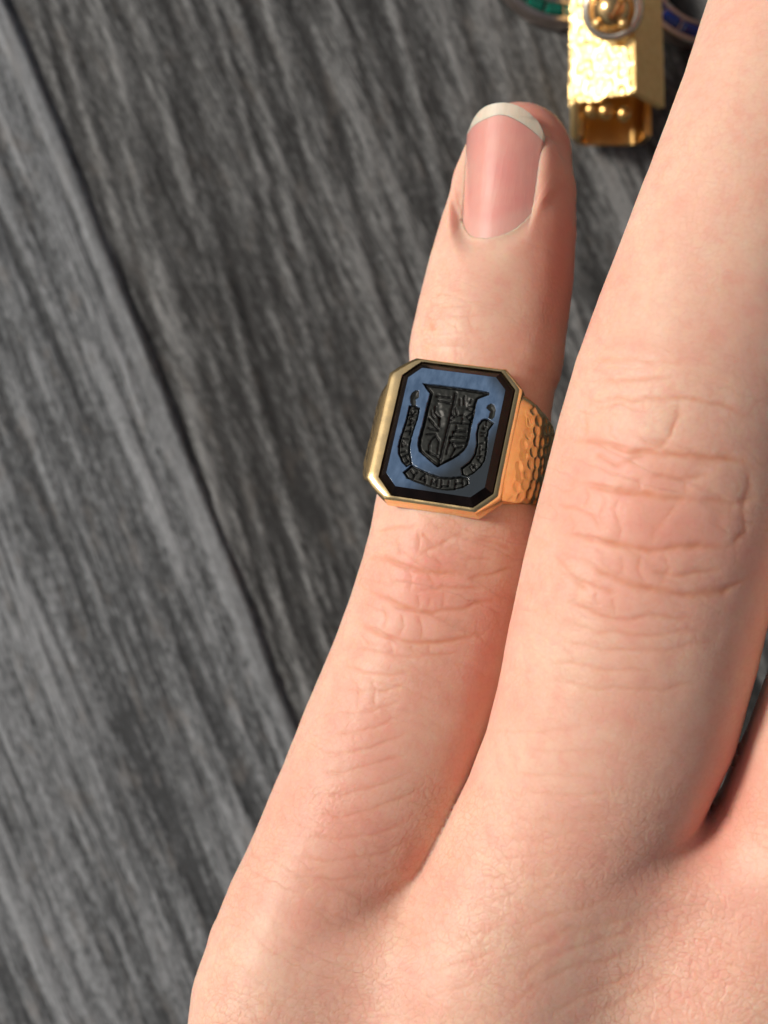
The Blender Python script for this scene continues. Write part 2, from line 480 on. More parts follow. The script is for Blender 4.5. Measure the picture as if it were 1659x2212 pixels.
cr(A4, 4.5, .11, [(520, 225), (516, 290), (530, 345)], [(470, 420), (495, 520)], [(635, 185), (645, 250), (635, 340)], [(740, 300), (700, 250), (655, 200)],
   [(560, 400), (600, 470), (590, 540)], [(690, 440), (720, 500), (700, 530)], [(640, 560), (650, 640)], [(700, 560), (690, 640)], [(780, 540), (770, 640)],
   [(540, 660), (560, 730), (530, 800)], [(640, 660), (660, 740), (650, 825)], [(430, 600), (470, 690), (440, 780)], [(720, 340), (770, 390), (760, 435)],
   [(600, 840), (620, 900)], [(480, 820), (500, 900)], [(320, 780), (360, 860)], [(700, 840), (710, 900)],
   [(200, 1080), (320, 1110), (470, 1090), (600, 1040)], [(160, 1200), (300, 1220), (460, 1190), (560, 1140)], [(250, 1000), (300, 1110), (290, 1210)],
   [(360, 1000), (400, 1100), (380, 1200)], [(120, 1330), (260, 1330), (420, 1290), (560, 1230)], [(80, 1450), (260, 1450), (450, 1390), (620, 1310)],
   [(40, 1560), (220, 1560), (420, 1500), (600, 1430)], [(20, 1690), (220, 1690), (430, 1620), (640, 1530)], [(10, 1800), (240, 1800), (450, 1740), (680, 1640)],
   [(-60, 1910), (200, 1930), (430, 1890), (660, 1790)], [(-120, 2020), (150, 2050), (420, 2020), (640, 1930)], [(-150, 2130), (150, 2160), (420, 2140), (600, 2090)])
cr(A5, 9, .30, [(360, 520), (520, 530), (640, 550), (780, 600), (1000, 615), (1300, 640), (1480, 670), (1600, 720)],
   [(420, 785), (600, 820), (800, 850), (1000, 880), (1210, 890)],
   [(300, 1085), (450, 1130), (600, 1160), (750, 1190), (900, 1222), (1010, 1200), (1200, 1180), (1420, 1190)],
   [(360, 1240), (540, 1320), (680, 1390), (850, 1450), (1100, 1490), (1350, 1470), (1570, 1350)])
cr(A5, 7, .17, [(500, 295), (650, 260), (900, 270), (1100, 265), (1320, 305), (1600, 420)], [(870, 745), (1080, 760), (1270, 740)], [(340, 1520), (500, 1590), (680, 1640), (900, 1620), (1200, 1640)],
   [(850, 1345), (1100, 1362), (1340, 1320)], [(570, 165), (700, 145), (1060, 128)], [(290, 1325), (420, 1390), (560, 1460), (720, 1485)],
   [(1480, 670), (1505, 800), (1455, 950), (1480, 1100), (1350, 1210)], [(300, 935), (420, 940), (520, 1000), (590, 1110)], [(640, 690), (780, 650), (880, 610)],
   [(520, 600), (600, 650), (700, 690)], [(1180, 890), (1400, 910), (1560, 880)], [(300, 1240), (400, 1380), (500, 1500)], [(900, 600), (1020, 500), (1060, 330), (1100, 290)])
cr(A5, 6, .10, [(580, 830), (610, 900), (570, 1000), (600, 1120)], [(1080, 900), (1000, 980), (920, 1060), (880, 1190)], [(470, 300), (490, 420), (460, 530)],
   [(640, 400), (630, 480), (690, 540)], [(700, 860), (660, 960), (700, 1090), (680, 1180)], [(800, 760), (820, 840)], [(1100, 760), (1110, 860)], [(690, 1240), (720, 1320), (690, 1390)],
   [(820, 1240), (810, 1330), (850, 1440)], [(550, 320), (700, 300), (840, 330)], [(500, 30), (800, 20), (1100, 40)], [(960, 1240), (1010, 1320), (940, 1460)], [(480, 800), (500, 880), (470, 950)],
   [(380, 960), (420, 1050), (380, 1110)], [(300, 1640), (560, 1720), (900, 1740), (1250, 1700)], [(260, 1760), (600, 1830), (980, 1830), (1350, 1760)], [(230, 1900), (560, 1950), (950, 1960)],
   [(200, 2020), (560, 2070), (960, 2080), (1300, 2010)], [(420, 1400), (440, 1480), (400, 1560)], [(540, 1480), (560, 1560)], [(650, 1500), (670, 1620)])
cr(A3, 3.2, .055, [(300, 1562), (380, 1570), (450, 1590), (560, 1630), (710, 1640)], [(270, 1690), (450, 1662), (620, 1660)], [(345, 1680), (385, 1760), (500, 1850)],
   [(480, 1800), (500, 1860), (510, 1920)], [(250, 1900), (400, 1870), (560, 1880), (740, 1850)], [(230, 1990), (420, 1960), (640, 1990)], [(440, 1550), (580, 1530)], [(600, 1640), (580, 1760), (620, 1880)],
   [(420, 1740), (560, 1750), (700, 1730)], [(300, 1740), (260, 1820)], [(460, 1960), (480, 2040)], [(560, 1890), (600, 1960), (590, 2040)])
cr(A6, 8, .085, [(270, 1520), (400, 1380), (560, 1290), (750, 1220), (900, 1180), (1060, 1050)], [(220, 1650), (400, 1480), (600, 1380), (800, 1330), (1010, 1225)],
   [(450, 1650), (640, 1530), (860, 1440), (1070, 1340)], [(290, 1335), (560, 1180), (800, 1130), (990, 1075)], [(700, 1640), (900, 1530), (1120, 1420)],
   [(250, 1200), (460, 1100), (700, 1040), (900, 960)])
cr(A6, 6, .06, [(300, 560), (560, 590), (800, 570), (1000, 520)], [(180, 690), (420, 690), (660, 640), (860, 620)], [(200, 790), (480, 770), (760, 720)], [(360, 880), (600, 850), (860, 800)],
   [(330, 980), (560, 920), (800, 890)], [(320, 200), (560, 220), (800, 200)], [(280, 330), (560, 350), (800, 340)], [(330, 440), (600, 450), (860, 430)], [(100, 100), (360, 120), (640, 100)],
   [(20, 960), (180, 900), (330, 870)], [(20, 1080), (200, 1010), (380, 960)], [(-60, 1250), (120, 1180), (300, 1120)], [(-140, 1400), (60, 1330), (260, 1250)], [(-200, 1560), (20, 1470), (240, 1390)])

NAIL_ROLL = math.radians(-27)
def nail_frame():
    """base and tip of the nail's middle line on the little finger and its local axes"""
    P = at(1106, 526, -2.2); T = at(1120, 286, -3.7)
    ax = T - P; L = np.linalg.norm(ax); ax /= L
    n0 = np.array([0, 0, 1.0]); n0 -= ax * (n0 @ ax); n0 /= np.linalg.norm(n0)
    lat0 = np.cross(ax, n0)                     # points right
    c, s = math.cos(NAIL_ROLL), math.sin(NAIL_ROLL)
    n = n0 * c + lat0 * s
    lat = np.cross(ax, n)
    return P, ax, lat, n, L
NF = nail_frame()
def nail_height(t, u):
    """height of the nail over the finger's centre line"""
    h0 = 5.72 - 0.35 * np.clip(t, 0, None) ** 2 + 0.5 * np.clip(0.25 - t, 0, None)
    return h0 - 0.145 * u * u
def nail_half(t):
    return 3.42 + 0.52 * np.clip(t, -0.2, 1.2)
def nail_uvh(V):
    P, ax, lat, n, L = NF
    R = V - P
    return (R @ ax) / L, R @ lat, R @ n
def nail_edge(t, u):
    """signed distance (mm) outside the nail's outline, negative inside"""
    L = NF[4]
    a = nail_half(t)
    base = (-0.12 + 0.24 * (np.abs(u / 3.5) ** 2.7) - t) * L
    tip = (t - (1.07 - 0.14 * np.clip(u / 3.6, 0, None) ** 2 - 0.10 * np.clip(-u / 3.6, 0, None) ** 3)) * L
    return np.maximum(np.maximum(np.abs(u) - a, base), tip), base, tip

def build_hand():
    lo = np.array([-32.0, -115.0, -24.0]); hi = np.array([102.0, 82.0, 28.0])
    fh = 0.34; f = 4; ch = fh * f
    nc = np.ceil((hi - lo) / ch).astype(int)
    ax = [lo[i] + (np.arange(nc[i]) * f + (f - 1) / 2) * fh for i in range(3)]
    G = np.stack(np.meshgrid(*ax, indexing='ij'), -1).reshape(-1, 3).astype(np.float32)
    Q = G.copy(); Q[:, 2] /= ZS
    per = [chain_sdf(Q, C) for C in CH]
    k = 0.4 + 8.6 * sstep(1870, 2090, py_of(G)).astype(np.float32)
    k2 = 0.4 + 8.6 * sstep(1740, 1950, py_of(G)).astype(np.float32)
    d = per[0]
    for i in range(1, 5):
        d = smin(d, per[i], (k2 if i == 2 else k) if i < 4 else np.float32(9.0))
    d[G[:, 1] < -113.0] = 5.0
    D = d.reshape(nc)
    near = np.abs(d) < ch * 1.35
    idx = np.argwhere(near.reshape(nc))
    fine = np.repeat(np.repeat(np.repeat(D, f, 0), f, 1), f, 2).astype(np.float32)
    sub = np.stack(np.meshgrid(*(np.arange(f),) * 3, indexing='ij'), -1).reshape(-1, 3)
    perN = [p[near] < 9.5 for p in per]
    vox = (idx[:, None, :] * f + sub[None]).reshape(-1, 3)
    FP = (lo + vox * fh).astype(np.float32)
    need = [np.repeat(p, f ** 3) for p in perN]
    df = np.empty(len(FP), np.float32)
    CHK = 600000
    for a in range(0, len(FP), CHK):
        df[a:a + CHK] = hand_sdf(FP[a:a + CHK], [n[a:a + CHK] for n in need])
    cut = -112.5 - FP[:, 1]
    df = np.maximum(df, cut)
    fine[vox[:, 0], vox[:, 1], vox[:, 2]] = df
    import openvdb
    g = openvdb.FloatGrid(5.0)
    g.copyFromArray(np.ascontiguousarray(fine))
    pts, quads = g.convertToQuads(isovalue=0.0)
    V = np.asarray(pts, dtype=np.float64) * fh + lo
    F = np.asarray(quads, dtype=np.int64)
    ob = mesh_object('hand', V, F[:, ::-1], mat_skin())
    me = ob.data
    def arrays():
        N = np.empty(len(me.vertices) * 3, np.float32); me.vertex_normals.foreach_get('vector', N)
        V = np.empty(len(me.vertices) * 3, np.float32); me.vertices.foreach_get('co', V)
        return V.reshape(-1, 3).astype(float) / MM, N.reshape(-1, 3).astype(float)
    V, N = arrays()
    if N[np.argmax(V[:, 2])][2] < 0:
        me.flip_normals()
    # finer mesh on the back of the hand
    bm = bmesh.new(); bm.from_mesh(me)
    px, py = px_of(V), py_of(V)
    okv = (px > -40) & (px < 1700) & (py > -40) & (py < 2250)
    edges = set()
    for fc in bm.faces:
        if fc.normal.z > -0.15 and okv[fc.verts[0].index]:
            edges.update(fc.edges)
    bmesh.ops.subdivide_edges(bm, edges=list(edges), cuts=2, use_grid_fill=True)
    bm.to_mesh(me); bm.free(); me.update()
    me.polygons.foreach_set('use_smooth', np.ones(len(me.polygons), dtype=bool))
    V, N = arrays()
    fin = (V[:, 1] > -111)
    for _ in range(1):
        P32 = V[fin].astype(np.float32)
        Qs = P32.copy(); Qs[:, 2] /= ZS
        nd = []
        for C in CH:                                    # coarse reach test by bounding box
            lo_, hi_ = C[:, :3].min(0) - 26, C[:, :3].max(0) + 26
            nd.append(((Qs > lo_) & (Qs < hi_)).all(1))
        V[fin] -= N[fin] * np.clip(hand_sdf(P32, nd), -.3, .3)[:, None]
        me.vertices.foreach_set('co', (V * MM).astype(np.float32).ravel()); me.update()
        V, N = arrays()
    px, py = px_of(V), py_of(V)
    dors = sstep(-0.15, 0.25, N[:, 2])
    disp = 0.09 * vnoise(V[:, 0] * .16, V[:, 1] * .16, V[:, 2] * .16, 3) + 0.03 * vnoise(V[:, 0] * .6, V[:, 1] * .6, V[:, 2] * .6, 5)
    crease = 0.8 * np.exp(-((px - 936) / 7) ** 2 - ((py - 706) / 10) ** 2)
    seen = (N[:, 2] > -0.1) & (px > -60) & (px < 1720) & (py > -60) & (py < 2270)
    jx = 3.0 * vnoise(px * .03, py * .03, 0, 21) + 0.7 * vnoise(px * .11, py * .11, 0, 22)
    jy = 4.0 * vnoise(px * .03, py * .03, 0, 23) + 0.9 * vnoise(px * .11, py * .11, 0, 24)
    ringside = V[:, 2] > 4.0
    for pts_, w, dep in CREASES:
        A = np.array(pts_)
        m = seen & (px > A[:, 0].min() - 30) & (px < A[:, 0].max() + 30) & (py > A[:, 1].min() - 30) & (py < A[:, 1].max() + 30)
        i = np.nonzero(m)[0]
        if not len(i): continue
        fld = polyline_field(px[i] + jx[i], py[i] + jy[i], pts_, w * 0.85)
        wide = polyline_field(px[i] + jx[i], py[i] + jy[i], pts_, w * 2.6)
        brk = np.clip(0.9 + 0.25 * vnoise(px[i] * .04, py[i] * .04, 0, 27), 0.15, 1.2)
        disp[i] += -(0.30 * dep * fld + 0.22 * dep * wide) * dors[i] * brk
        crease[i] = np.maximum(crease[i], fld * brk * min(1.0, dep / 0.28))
    # joints: skin gathers, a little redder
    def blob(cx, cy, rx, ry, ang=0.3):
        dx, dy = px - cx, py - cy
        a = dx * math.cos(ang) + dy * math.sin(ang); b = -dx * math.sin(ang) + dy * math.cos(ang)
        return np.exp(-(a / rx) ** 2 - (b / ry) ** 2)
    kn = np.clip(blob(960, 1270, 190, 190) + blob(1400, 1080, 260, 260) + 0.45 * blob(990, 690, 120, 110) + 0.6 * blob(700, 2000, 300, 260) + .4 * blob(760, 1600, 200, 200), 0, 1)
    fl = (1.0 * blob(1215, 560, 60, 230, 0.05) + 0.95 * blob(1120, 250, 130, 60, 0) + 0.70 * blob(915, 1250, 120, 110) + 0.30 * blob(840, 1520, 120, 200) + 0.45 * blob(740, 1880, 150, 220)
          + 0.65 * blob(1400, 1110, 190, 150) + 0.35 * blob(1380, 1500, 160, 170) + 0.35 * blob(1280, 1900, 150, 140, 0.8) + 1.0 * blob(1560, 1740, 60, 170, 0.4) + 0.35 * blob(1600, 2000, 120, 200)  # finger gaps and web: redness also put in to warm their shade
          + 0.5 * blob(1050, 1480, 40, 260, 0.2) + 0.35 * blob(960, 290, 40, 120, 0.1))
    fl = np.clip(fl + 0.12 * vnoise(px * .012, py * .012, 0, 31), 0, 1) * (N[:, 2] > -0.3)
    # fine relief of the skin: transverse furrows, oblique hatching and the cells between
    rl = np.ones(len(V)) * 0.9
    rl *= 1 - 0.70 * sstep(720, 520, py) * (px < 1290) * (py < 780)          # smoother fingertip
    rl *= 1 - 0.35 * blob(1240, 1350, 130, 700, 0.2)
    rl *= np.where((V[:, 2] > 4.0) & (py < 1700), 0.60, 1.0)
    rl *= np.clip(0.8 + 0.5 * vnoise(V[:, 0] * .2, V[:, 1] * .2, V[:, 2] * .2, 41), 0.3, 1.2)
    ca, sa = math.cos(math.radians(16)), math.sin(math.radians(16))
    i = np.nonzero(seen)[0]
    a_ = V[i, 0] * ca - V[i, 1] * sa; b_ = V[i, 0] * sa + V[i, 1] * ca; c_ = V[i, 2]
    wa = a_ + 0.45 * vnoise(a_ * .35, b_ * .35, c_ * .35, 51) + 0.12 * vnoise(a_ * 1.3, b_ * 1.3, c_ * 1.3, 52)
    wb = b_ + 0.45 * vnoise(a_ * .35, b_ * .35, c_ * .35, 53) + 0.12 * vnoise(a_ * 1.3, b_ * 1.3, c_ * 1.3, 54)
    def hatch(deg, across, along, w, seed):
        c, s_ = math.cos(math.radians(deg)), math.sin(math.radians(deg))
        u_ = wa * c + wb * s_; v_ = -wa * s_ + wb * c
        r_ = np.abs(vnoise(u_ * along, v_ * across, c_ * along * 2, seed))
        return np.exp(-(r_ / w) ** 2)
    def voro(sa_, sb_, sc_, seed):
        x, y, z = wa / sa_, wb / sb_, c_ / sc_
        ix, iy, iz = np.floor(x), np.floor(y), np.floor(z)
        f1 = np.full(len(x), 9.0); f2 = np.full(len(x), 9.0)
        for dx in (-1, 0, 1):
            for dy in (-1, 0, 1):
                for dz in (-1, 0, 1):
                    cx, cy, cz = ix + dx, iy + dy, iz + dz
                    h1 = hash3(cx, cy, cz, seed)
                    h2 = (h1 * 7919.0) % 1.0; h3 = (h1 * 104729.0) % 1.0
                    dd = np.sqrt((cx + h1 - x) ** 2 + (cy + h2 - y) ** 2 + (cz + h3 - z) ** 2)
                    f2 = np.minimum(f2, np.maximum(f1, dd)); f1 = np.minimum(f1, dd)
        return f2 - f1
    K = kn[i]
    ph = wb * 2 * math.pi / 0.80 + 2.6 * vnoise(a_ * .22, b_ * .30, c_ * .22, 81) + 1.2 * vnoise(a_ * .6, b_ * .8, c_ * .6, 82)
    f_t = np.clip(1 - np.abs(np.sin(ph / 2)) / 0.22, 0, 1) * sstep(-0.35, 0.35, vnoise(a_ * .28, b_ * .8, c_ * .3, 83))
    f_v = sstep(0.17, 0.02, voro(0.74, 0.58, 0.8, 84))
    f_w = sstep(0.20, 0.02, voro(0.36, 0.32, 0.4, 85))
    fur = np.clip(0.55 * f_t + 0.62 * f_v + 0.30 * f_w, 0, 1.3)
    furrow = np.zeros(len(V)); furrow[i] = np.clip(fur, 0, 1) * rl[i]
    f_k = hatch(-6, 0.75, 0.10, 0.10, 66)                                    # longer folds on the joints
    furrow[i] = np.clip(furrow[i] + 0.55 * f_k * K, 0, 1)
    disp[i] -= (0.047 * fur * rl[i] + 0.055 * f_k * K) * dors[i]
    disp[i] += 0.012 * vnoise(a_ * 3.1, b_ * 3.1, c_ * 3.1, 71) * rl[i]
    ra = at(1056, 800, -1.9) - at(985, 1130, 1.9); ra /= np.linalg.norm(ra)
    ly = (V - at(1017, 935, 0.0)) @ ra
    onp = (px < 1230) & (V[:, 2] < 9.5) & (np.abs(ly) < 14) & (V[:, 0] < 17)
    disp = disp + np.where(onp, 0.12 * np.exp(-((np.abs(ly) - 8.2) / 1.8) ** 2) - 0.25 * sstep(6.6, 5.0, np.abs(ly)), 0)
    # nail bed and folds
    t, u, h = nail_uvh(V)
    ed, base, tip = nail_edge(t, u)
    nh = nail_height(t, np.clip(u, -nail_half(t), nail_half(t)))
    region = (h > 0.5) & (t > -0.6) & (t < 1.35) & (np.abs(u) < 7)
    V = V + N * disp[:, None]
    nrm = NF[3]
    h = (V - NF[0]) @ nrm
    inside = region & (ed < 0.0)
    target = nh - 0.10 - 0.15 * sstep(0.0, -0.8, ed) - 0.6 * sstep(0.80, 1.0, t)
    push = np.where(inside, (target - h), 0.0)
    fold_w = np.where(tip > -0.6, 0.0, 1.0) * sstep(1.12, 0.55, t)
    lateral = (base < -0.5)
    fold = np.exp(-((ed - 0.42) / 0.50) ** 2) * fold_w * np.where(ed > -0.02, 1.0, 0.0)
    want = nh + np.where(lateral, np.where(u < 0, -0.04, 0.0), 0.05)
    near_fold = region & (ed >= 0.0) & (ed < 4.5)
    wgt = np.exp(-(ed / 1.25) ** 2) * fold_w * 1.0
    push = np.where(near_fold, np.where(want - h > 0, wgt, np.exp(-(ed / 1.5) ** 2) * fold_w * 0.85) * (want - h), push)
    V = V + nrm * push[:, None]
    me.vertices.foreach_set('co', (V * MM).astype(np.float32).ravel())
    me.update()
    set_attr(ob, 'crease', crease); set_attr(ob, 'flush_warm_shade', fl); set_attr(ob, 'furrow', furrow)
    tag(ob, 'bare left hand seen from the back, little finger wearing the signet ring', 'hand')
    # ---- the nail
    P, axv, lat, n, L = NF
    nu, nt = 49, 81
    def nail_patch(name, t_lo, t_hi, mat, parent, thick):
        rows = []
        for i in range(nu):
            s = -1 + 2 * i / (nu - 1)
            for j in range(nt):
                w = j / (nt - 1)
                a0, a1 = t_lo(s), t_hi(s)
                tt = a0 + (a1 - a0) * w
                uu = s * (nail_half(tt) + 0.10 * (tt < 0.95))
                hh = nail_height(np.float64(tt), np.float64(uu))
                # the free end rounds over
                rows.append(P + axv * L * tt + lat * uu + n * hh)
        top = np.array(rows)
        bot = top - n * thick
        Fq = grid_faces(nu, nt)
        off = nu * nt
        Fb = Fq[:, ::-1] + off
        rim = [i * nt for i in range(nu)] + [(nu - 1) * nt + j for j in range(1, nt)] + [i * nt + nt - 1 for i in range(nu - 2, -1, -1)] + [j for j in range(nt - 2, 0, -1)]
        m = len(rim)
        Fs = np.array([[rim[i], rim[(i + 1) % m], rim[(i + 1) % m] + off, rim[i] + off] for i in range(m)])[:, ::-1]
        o = mesh_object(name, np.vstack([top, bot]), np.vstack([Fq, Fb, Fs]), mat, parent)
        bm = bmesh.new(); bm.from_mesh(o.data); bmesh.ops.recalc_face_normals(bm, faces=bm.faces); bm.to_mesh(o.data); bm.free()
        sharp_by_angle(o, 50)
        return o
    t_base = lambda s: -0.14 + 0.24 * abs(s) ** 2.7
    t_white = lambda s: 0.004 * math.sin(7 * s + 1) + 0.96 - 0.20 * max(s, 0) ** 2 - 0.05 * max(-s, 0) ** 2
    t_tip = lambda s: 1.075 - 0.17 * max(s, 0) ** 2.2 - 0.09 * max(s, 0) ** 9 - 0.16 * max(-s, 0) ** 3
    nail = nail_patch('fingernail', t_base, t_white, mat_nail(False), ob, 0.32)
    vv = np.empty(len(nail.data.vertices) * 3, np.float32); nail.data.vertices.foreach_get('co', vv); vv = vv.reshape(-1, 3) / MM
    tt, uu, _ = nail_uvh(vv.astype(float))
    set_attr(nail, 'lunula', 0.5 * sstep(0.06, -0.06, tt - 0.05 * np.abs(uu)))
    nail_patch('nail_tip', lambda s: t_white(s) + 0.002, t_tip, mat_nail(True), nail, 0.30)
    return ob

# ------------------------------------------------------------------ the signet ring
GEM_HX, GEM_HY, GEM_CUT = 5.2, 6.36, 1.5       # half sizes of the stone and its cut corners (mm)
BEV = 0.72
def octagon(hx, hy, c):
    return np.array([(-hx, hy - c), (-hx + c, hy), (hx - c, hy), (hx, hy - c), (hx, -hy + c), (hx - c, -hy), (-hx + c, -hy), (-hx, -hy + c)])
def oct_off(o):
    return octagon(GEM_HX + o, GEM_HY + o, max(0.2, GEM_CUT + o * 0.586))
def loft(name, rings, mat, parent, cap=False):
    nr, k = len(rings), len(rings[0])
    V = np.vstack(rings)
    F = []
    for i in range(nr - 1):
        for j in range(k):
            F.append((i * k + j, (i + 1) * k + j, (i + 1) * k + (j + 1) % k, i * k + (j + 1) % k))
    if cap: F.append(tuple((nr - 1) * k + j for j in range(k)))
    o = mesh_object(name, V, F, mat, parent)
    bm = bmesh.new(); bm.from_mesh(o.data); bmesh.ops.recalc_face_normals(bm, faces=bm.faces); bm.to_mesh(o.data); bm.free()
    return o

def gem_xy(src):
    """photo-traced engraving point (source units) -> stone face (mm)"""
    src = np.asarray(src, float)
    z = (src - np.array([1400.0, 1350.0])) * 1.975
    d = z - np.array([703.0, 687.0])
    M = np.array([[381.0, 85.0], [52.0, -466.0]])
    ab = np.linalg.solve(M, d.T).T
    return ab * np.array([GEM_HX - BEV, GEM_HY - BEV])
Z2 = (1540, 1480, 5.265); Z3 = (1780, 1480, 5.268); Z4 = (1550, 1800, 4.74); Z5 = (1630, 1480, 5.53)
def tr(fr, pts):
    return gem_xy([(fr[0] + x / fr[2], fr[1] + y / fr[2]) for x, y in pts])
SHIELD = tr(Z5, [(140, 125), (480, 165), (830, 205), (1300, 275), (1625, 335), (1615, 405), (1480, 455), (1375, 500), (1340, 600), (1295, 900), (1245, 1110), (1220, 1360), (1190, 1500), (1120, 1620), (1000, 1730), (800, 1850), (545, 1985), (330, 1820), (130, 1645), (88, 1500), (100, 1350), (180, 1000), (245, 650), (310, 370), (210, 240)])
RIB_L = tr(Z2, [(340, 600), (460, 590), (580, 640), (575, 780), (500, 1050), (440, 1280), (415, 1450), (415, 1580), (475, 1830), (350, 1890), (240, 1780), (165, 1620), (148, 1450), (190, 1250), (275, 960), (315, 760)])
CURL_L = tr(Z2, [(545, 280), (470, 272), (400, 330), (362, 420), (372, 530), (400, 610), (500, 615), (490, 480), (555, 420)])
RIB_B = tr(Z4, [(370, 130), (480, 190), (700, 285), (900, 350), (1100, 362), (1290, 340), (1420, 375), (1435, 495), (1330, 560), (1150, 605), (1000, 612), (800, 580), (500, 480), (280, 395), (200, 282)])
RIB_R = tr(Z3, [(660, 868), (740, 880), (865, 965), (765, 1120), (742, 1250), (732, 1540), (702, 1730), (620, 1880), (480, 2010), (350, 2090), (230, 2050), (200, 1900), (380, 1760), (470, 1600), (505, 1400), (490, 1200), (520, 1000), (590, 905)])
CURL_R = tr(Z3, [(720, 590), (785, 556), (865, 600), (890, 720), (870, 850), (820, 895), (735, 875), (770, 735), (690, 655)])
# engraved strokes inside: (frame, width mm, depth mm, points)
STROKES = []
def st(fr, w, d, *lines):
    for l in lines: STROKES.append((tr(fr, l), w, d))
st(Z5, .22, .16, [(870, 360), (800, 760), (730, 1100), (680, 1350), (620, 1640), (570, 1930)])
st(Z5, .34, .10, [(470, 430), (480, 560), (510, 740), (580, 860), (580, 1080)], [(1130, 500), (1080, 690), (1060, 830)], [(960, 640), (1100, 640)])
st(Z5, .13, .13, [(460, 415), (620, 425), (760, 440)], [(500, 500), (640, 540), (760, 570)], [(360, 740), (390, 850), (430, 890)], [(300, 900), (420, 1040), (530, 1150)],
   [(300, 1110), (420, 1150), (530, 1170)], [(270, 1250), (470, 1245)], [(330, 940), (400, 1000)], [(470, 1290), (370, 1410), (345, 1480), (340, 1670)], [(490, 1310), (545, 1390), (530, 1680)],
   [(290, 1625), (350, 1660), (520, 1740), (560, 1790)], [(440, 640), (430, 760), (540, 900)], [(540, 880), (545, 1060)], [(970, 480), (975, 600)], [(1065, 420), (1070, 580)], [(1220, 500), (1195, 550)],
   [(1150, 660), (1290, 630)], [(1130, 690), (1250, 735)], [(880, 670), (920, 810)], [(820, 800), (860, 850)], [(810, 920), (880, 860), (1040, 825)], [(1130, 860), (1230, 970)], [(1240, 790), (1170, 850)],
   [(1290, 890), (1220, 920)], [(1040, 890), (1030, 1000)], [(790, 990), (980, 1010), (1220, 1030)], [(920, 1060), (920, 1175), (860, 1190), (850, 1300), (785, 1310), (780, 1425)],
   [(860, 1190), (1130, 1195)], [(790, 1312), (1130, 1318)], [(780, 1425), (1000, 1445), (1120, 1440)], [(770, 1460), (740, 1560), (720, 1680)], [(890, 1575), (960, 1545), (1060, 1525)], [(840, 1450), (900, 1560), (820, 1740)], [(620, 1900), (840, 1770), (1000, 1700)])
st(Z2, .11, .12, [(250, 1680), (370, 1610)], [(220, 1575), (310, 1550)], [(330, 1800), (390, 1750)], [(330, 1660), (380, 1740)], [(235, 1350), (235, 1460), (320, 1430)], [(270, 1385), (260, 1440)], [(255, 1280), (370, 1295)],
   [(300, 1130), (430, 1130)], [(410, 1065), (390, 1200)], [(350, 1010), (460, 960)], [(370, 880), (480, 930)], [(400, 890), (395, 990)], [(340, 790), (520, 780)], [(395, 700), (430, 780), (500, 720)], [(390, 650), (560, 660)], [(360, 860), (460, 800)])
st(Z4, .12, .12, [(350, 240), (420, 330), (400, 385)], [(480, 270), (420, 320)], [(530, 400), (620, 300), (625, 470)], [(545, 395), (625, 405)], [(735, 500), (760, 400), (785, 475), (860, 410), (840, 520)],
   [(930, 410), (925, 545)], [(935, 522), (1050, 520)], [(1065, 430), (1050, 520)], [(1185, 415), (1180, 565)], [(1190, 470), (1310, 462)], [(1310, 400), (1325, 525)])
st(Z3, .11, .12, [(700, 900), (700, 1000)], [(620, 1075), (695, 1060)], [(640, 1025), (655, 1095)], [(600, 1160), (685, 1170)], [(600, 1225), (655, 1220)], [(690, 1265), (685, 1315)], [(575, 1385), (645, 1380)], [(590, 1450), (580, 1590)],
   [(630, 1510), (695, 1510)], [(535, 1650), (650, 1635)], [(530, 1690), (570, 1740), (620, 1785)], [(600, 1640), (560, 1720)], [(430, 1820), (525, 1905)], [(390, 1870), (470, 1975)], [(450, 1885), (490, 1830)])

def inside_poly(x, y, P):
    c = np.zeros(x.shape, bool)
    j = len(P) - 1
    for i in range(len(P)):
        xi, yi = P[i]; xj, yj = P[j]
        k = ((yi > y) != (yj > y)) & (x < (xj - xi) * (y - yi) / (yj - yi + 1e-12) + xi)
        c ^= k; j = i
    return c
def dist_poly(x, y, P, closed=True):
    d = np.full(x.shape, 1e9)
    n = len(P)
    for i in range(n if closed else n - 1):
        a, b = P[i], P[(i + 1) % n]
        s = b - a; l2 = s @ s + 1e-12
        t = np.clip(((x - a[0]) * s[0] + (y - a[1]) * s[1]) / l2, 0, 1)
        d = np.minimum(d, np.hypot(x - a[0] - t * s[0], y - a[1] - t * s[1]))
    return d

def hammer(arc, y, seed=0):
    """staggered oval dimples, 0..1 deep"""
    sx, sy = 0.92, 1.05
    best = np.full(arc.shape, 9.0)
    a = arc / sx; b = y / sy
    ia = np.round(a)
    for da in (-1, 0, 1):
        ca = ia + da
        sh = 0.5 * (np.mod(ca, 2))
        ib = np.round(b - sh)
        for db in (-1, 0, 1):
            cb = ib + db
            ja = 0.46 * (hash3(ca, cb, ca * 0, 5 + seed) - .5); jb = 0.46 * (hash3(ca, cb, ca * 0, 9 + seed) - .5)
            best = np.minimum(best, np.hypot((a - ca - ja) * 1.05, (b - cb - sh - jb) * 0.95))
    return np.clip(1 - (best / 0.50) ** 2, 0, 1)

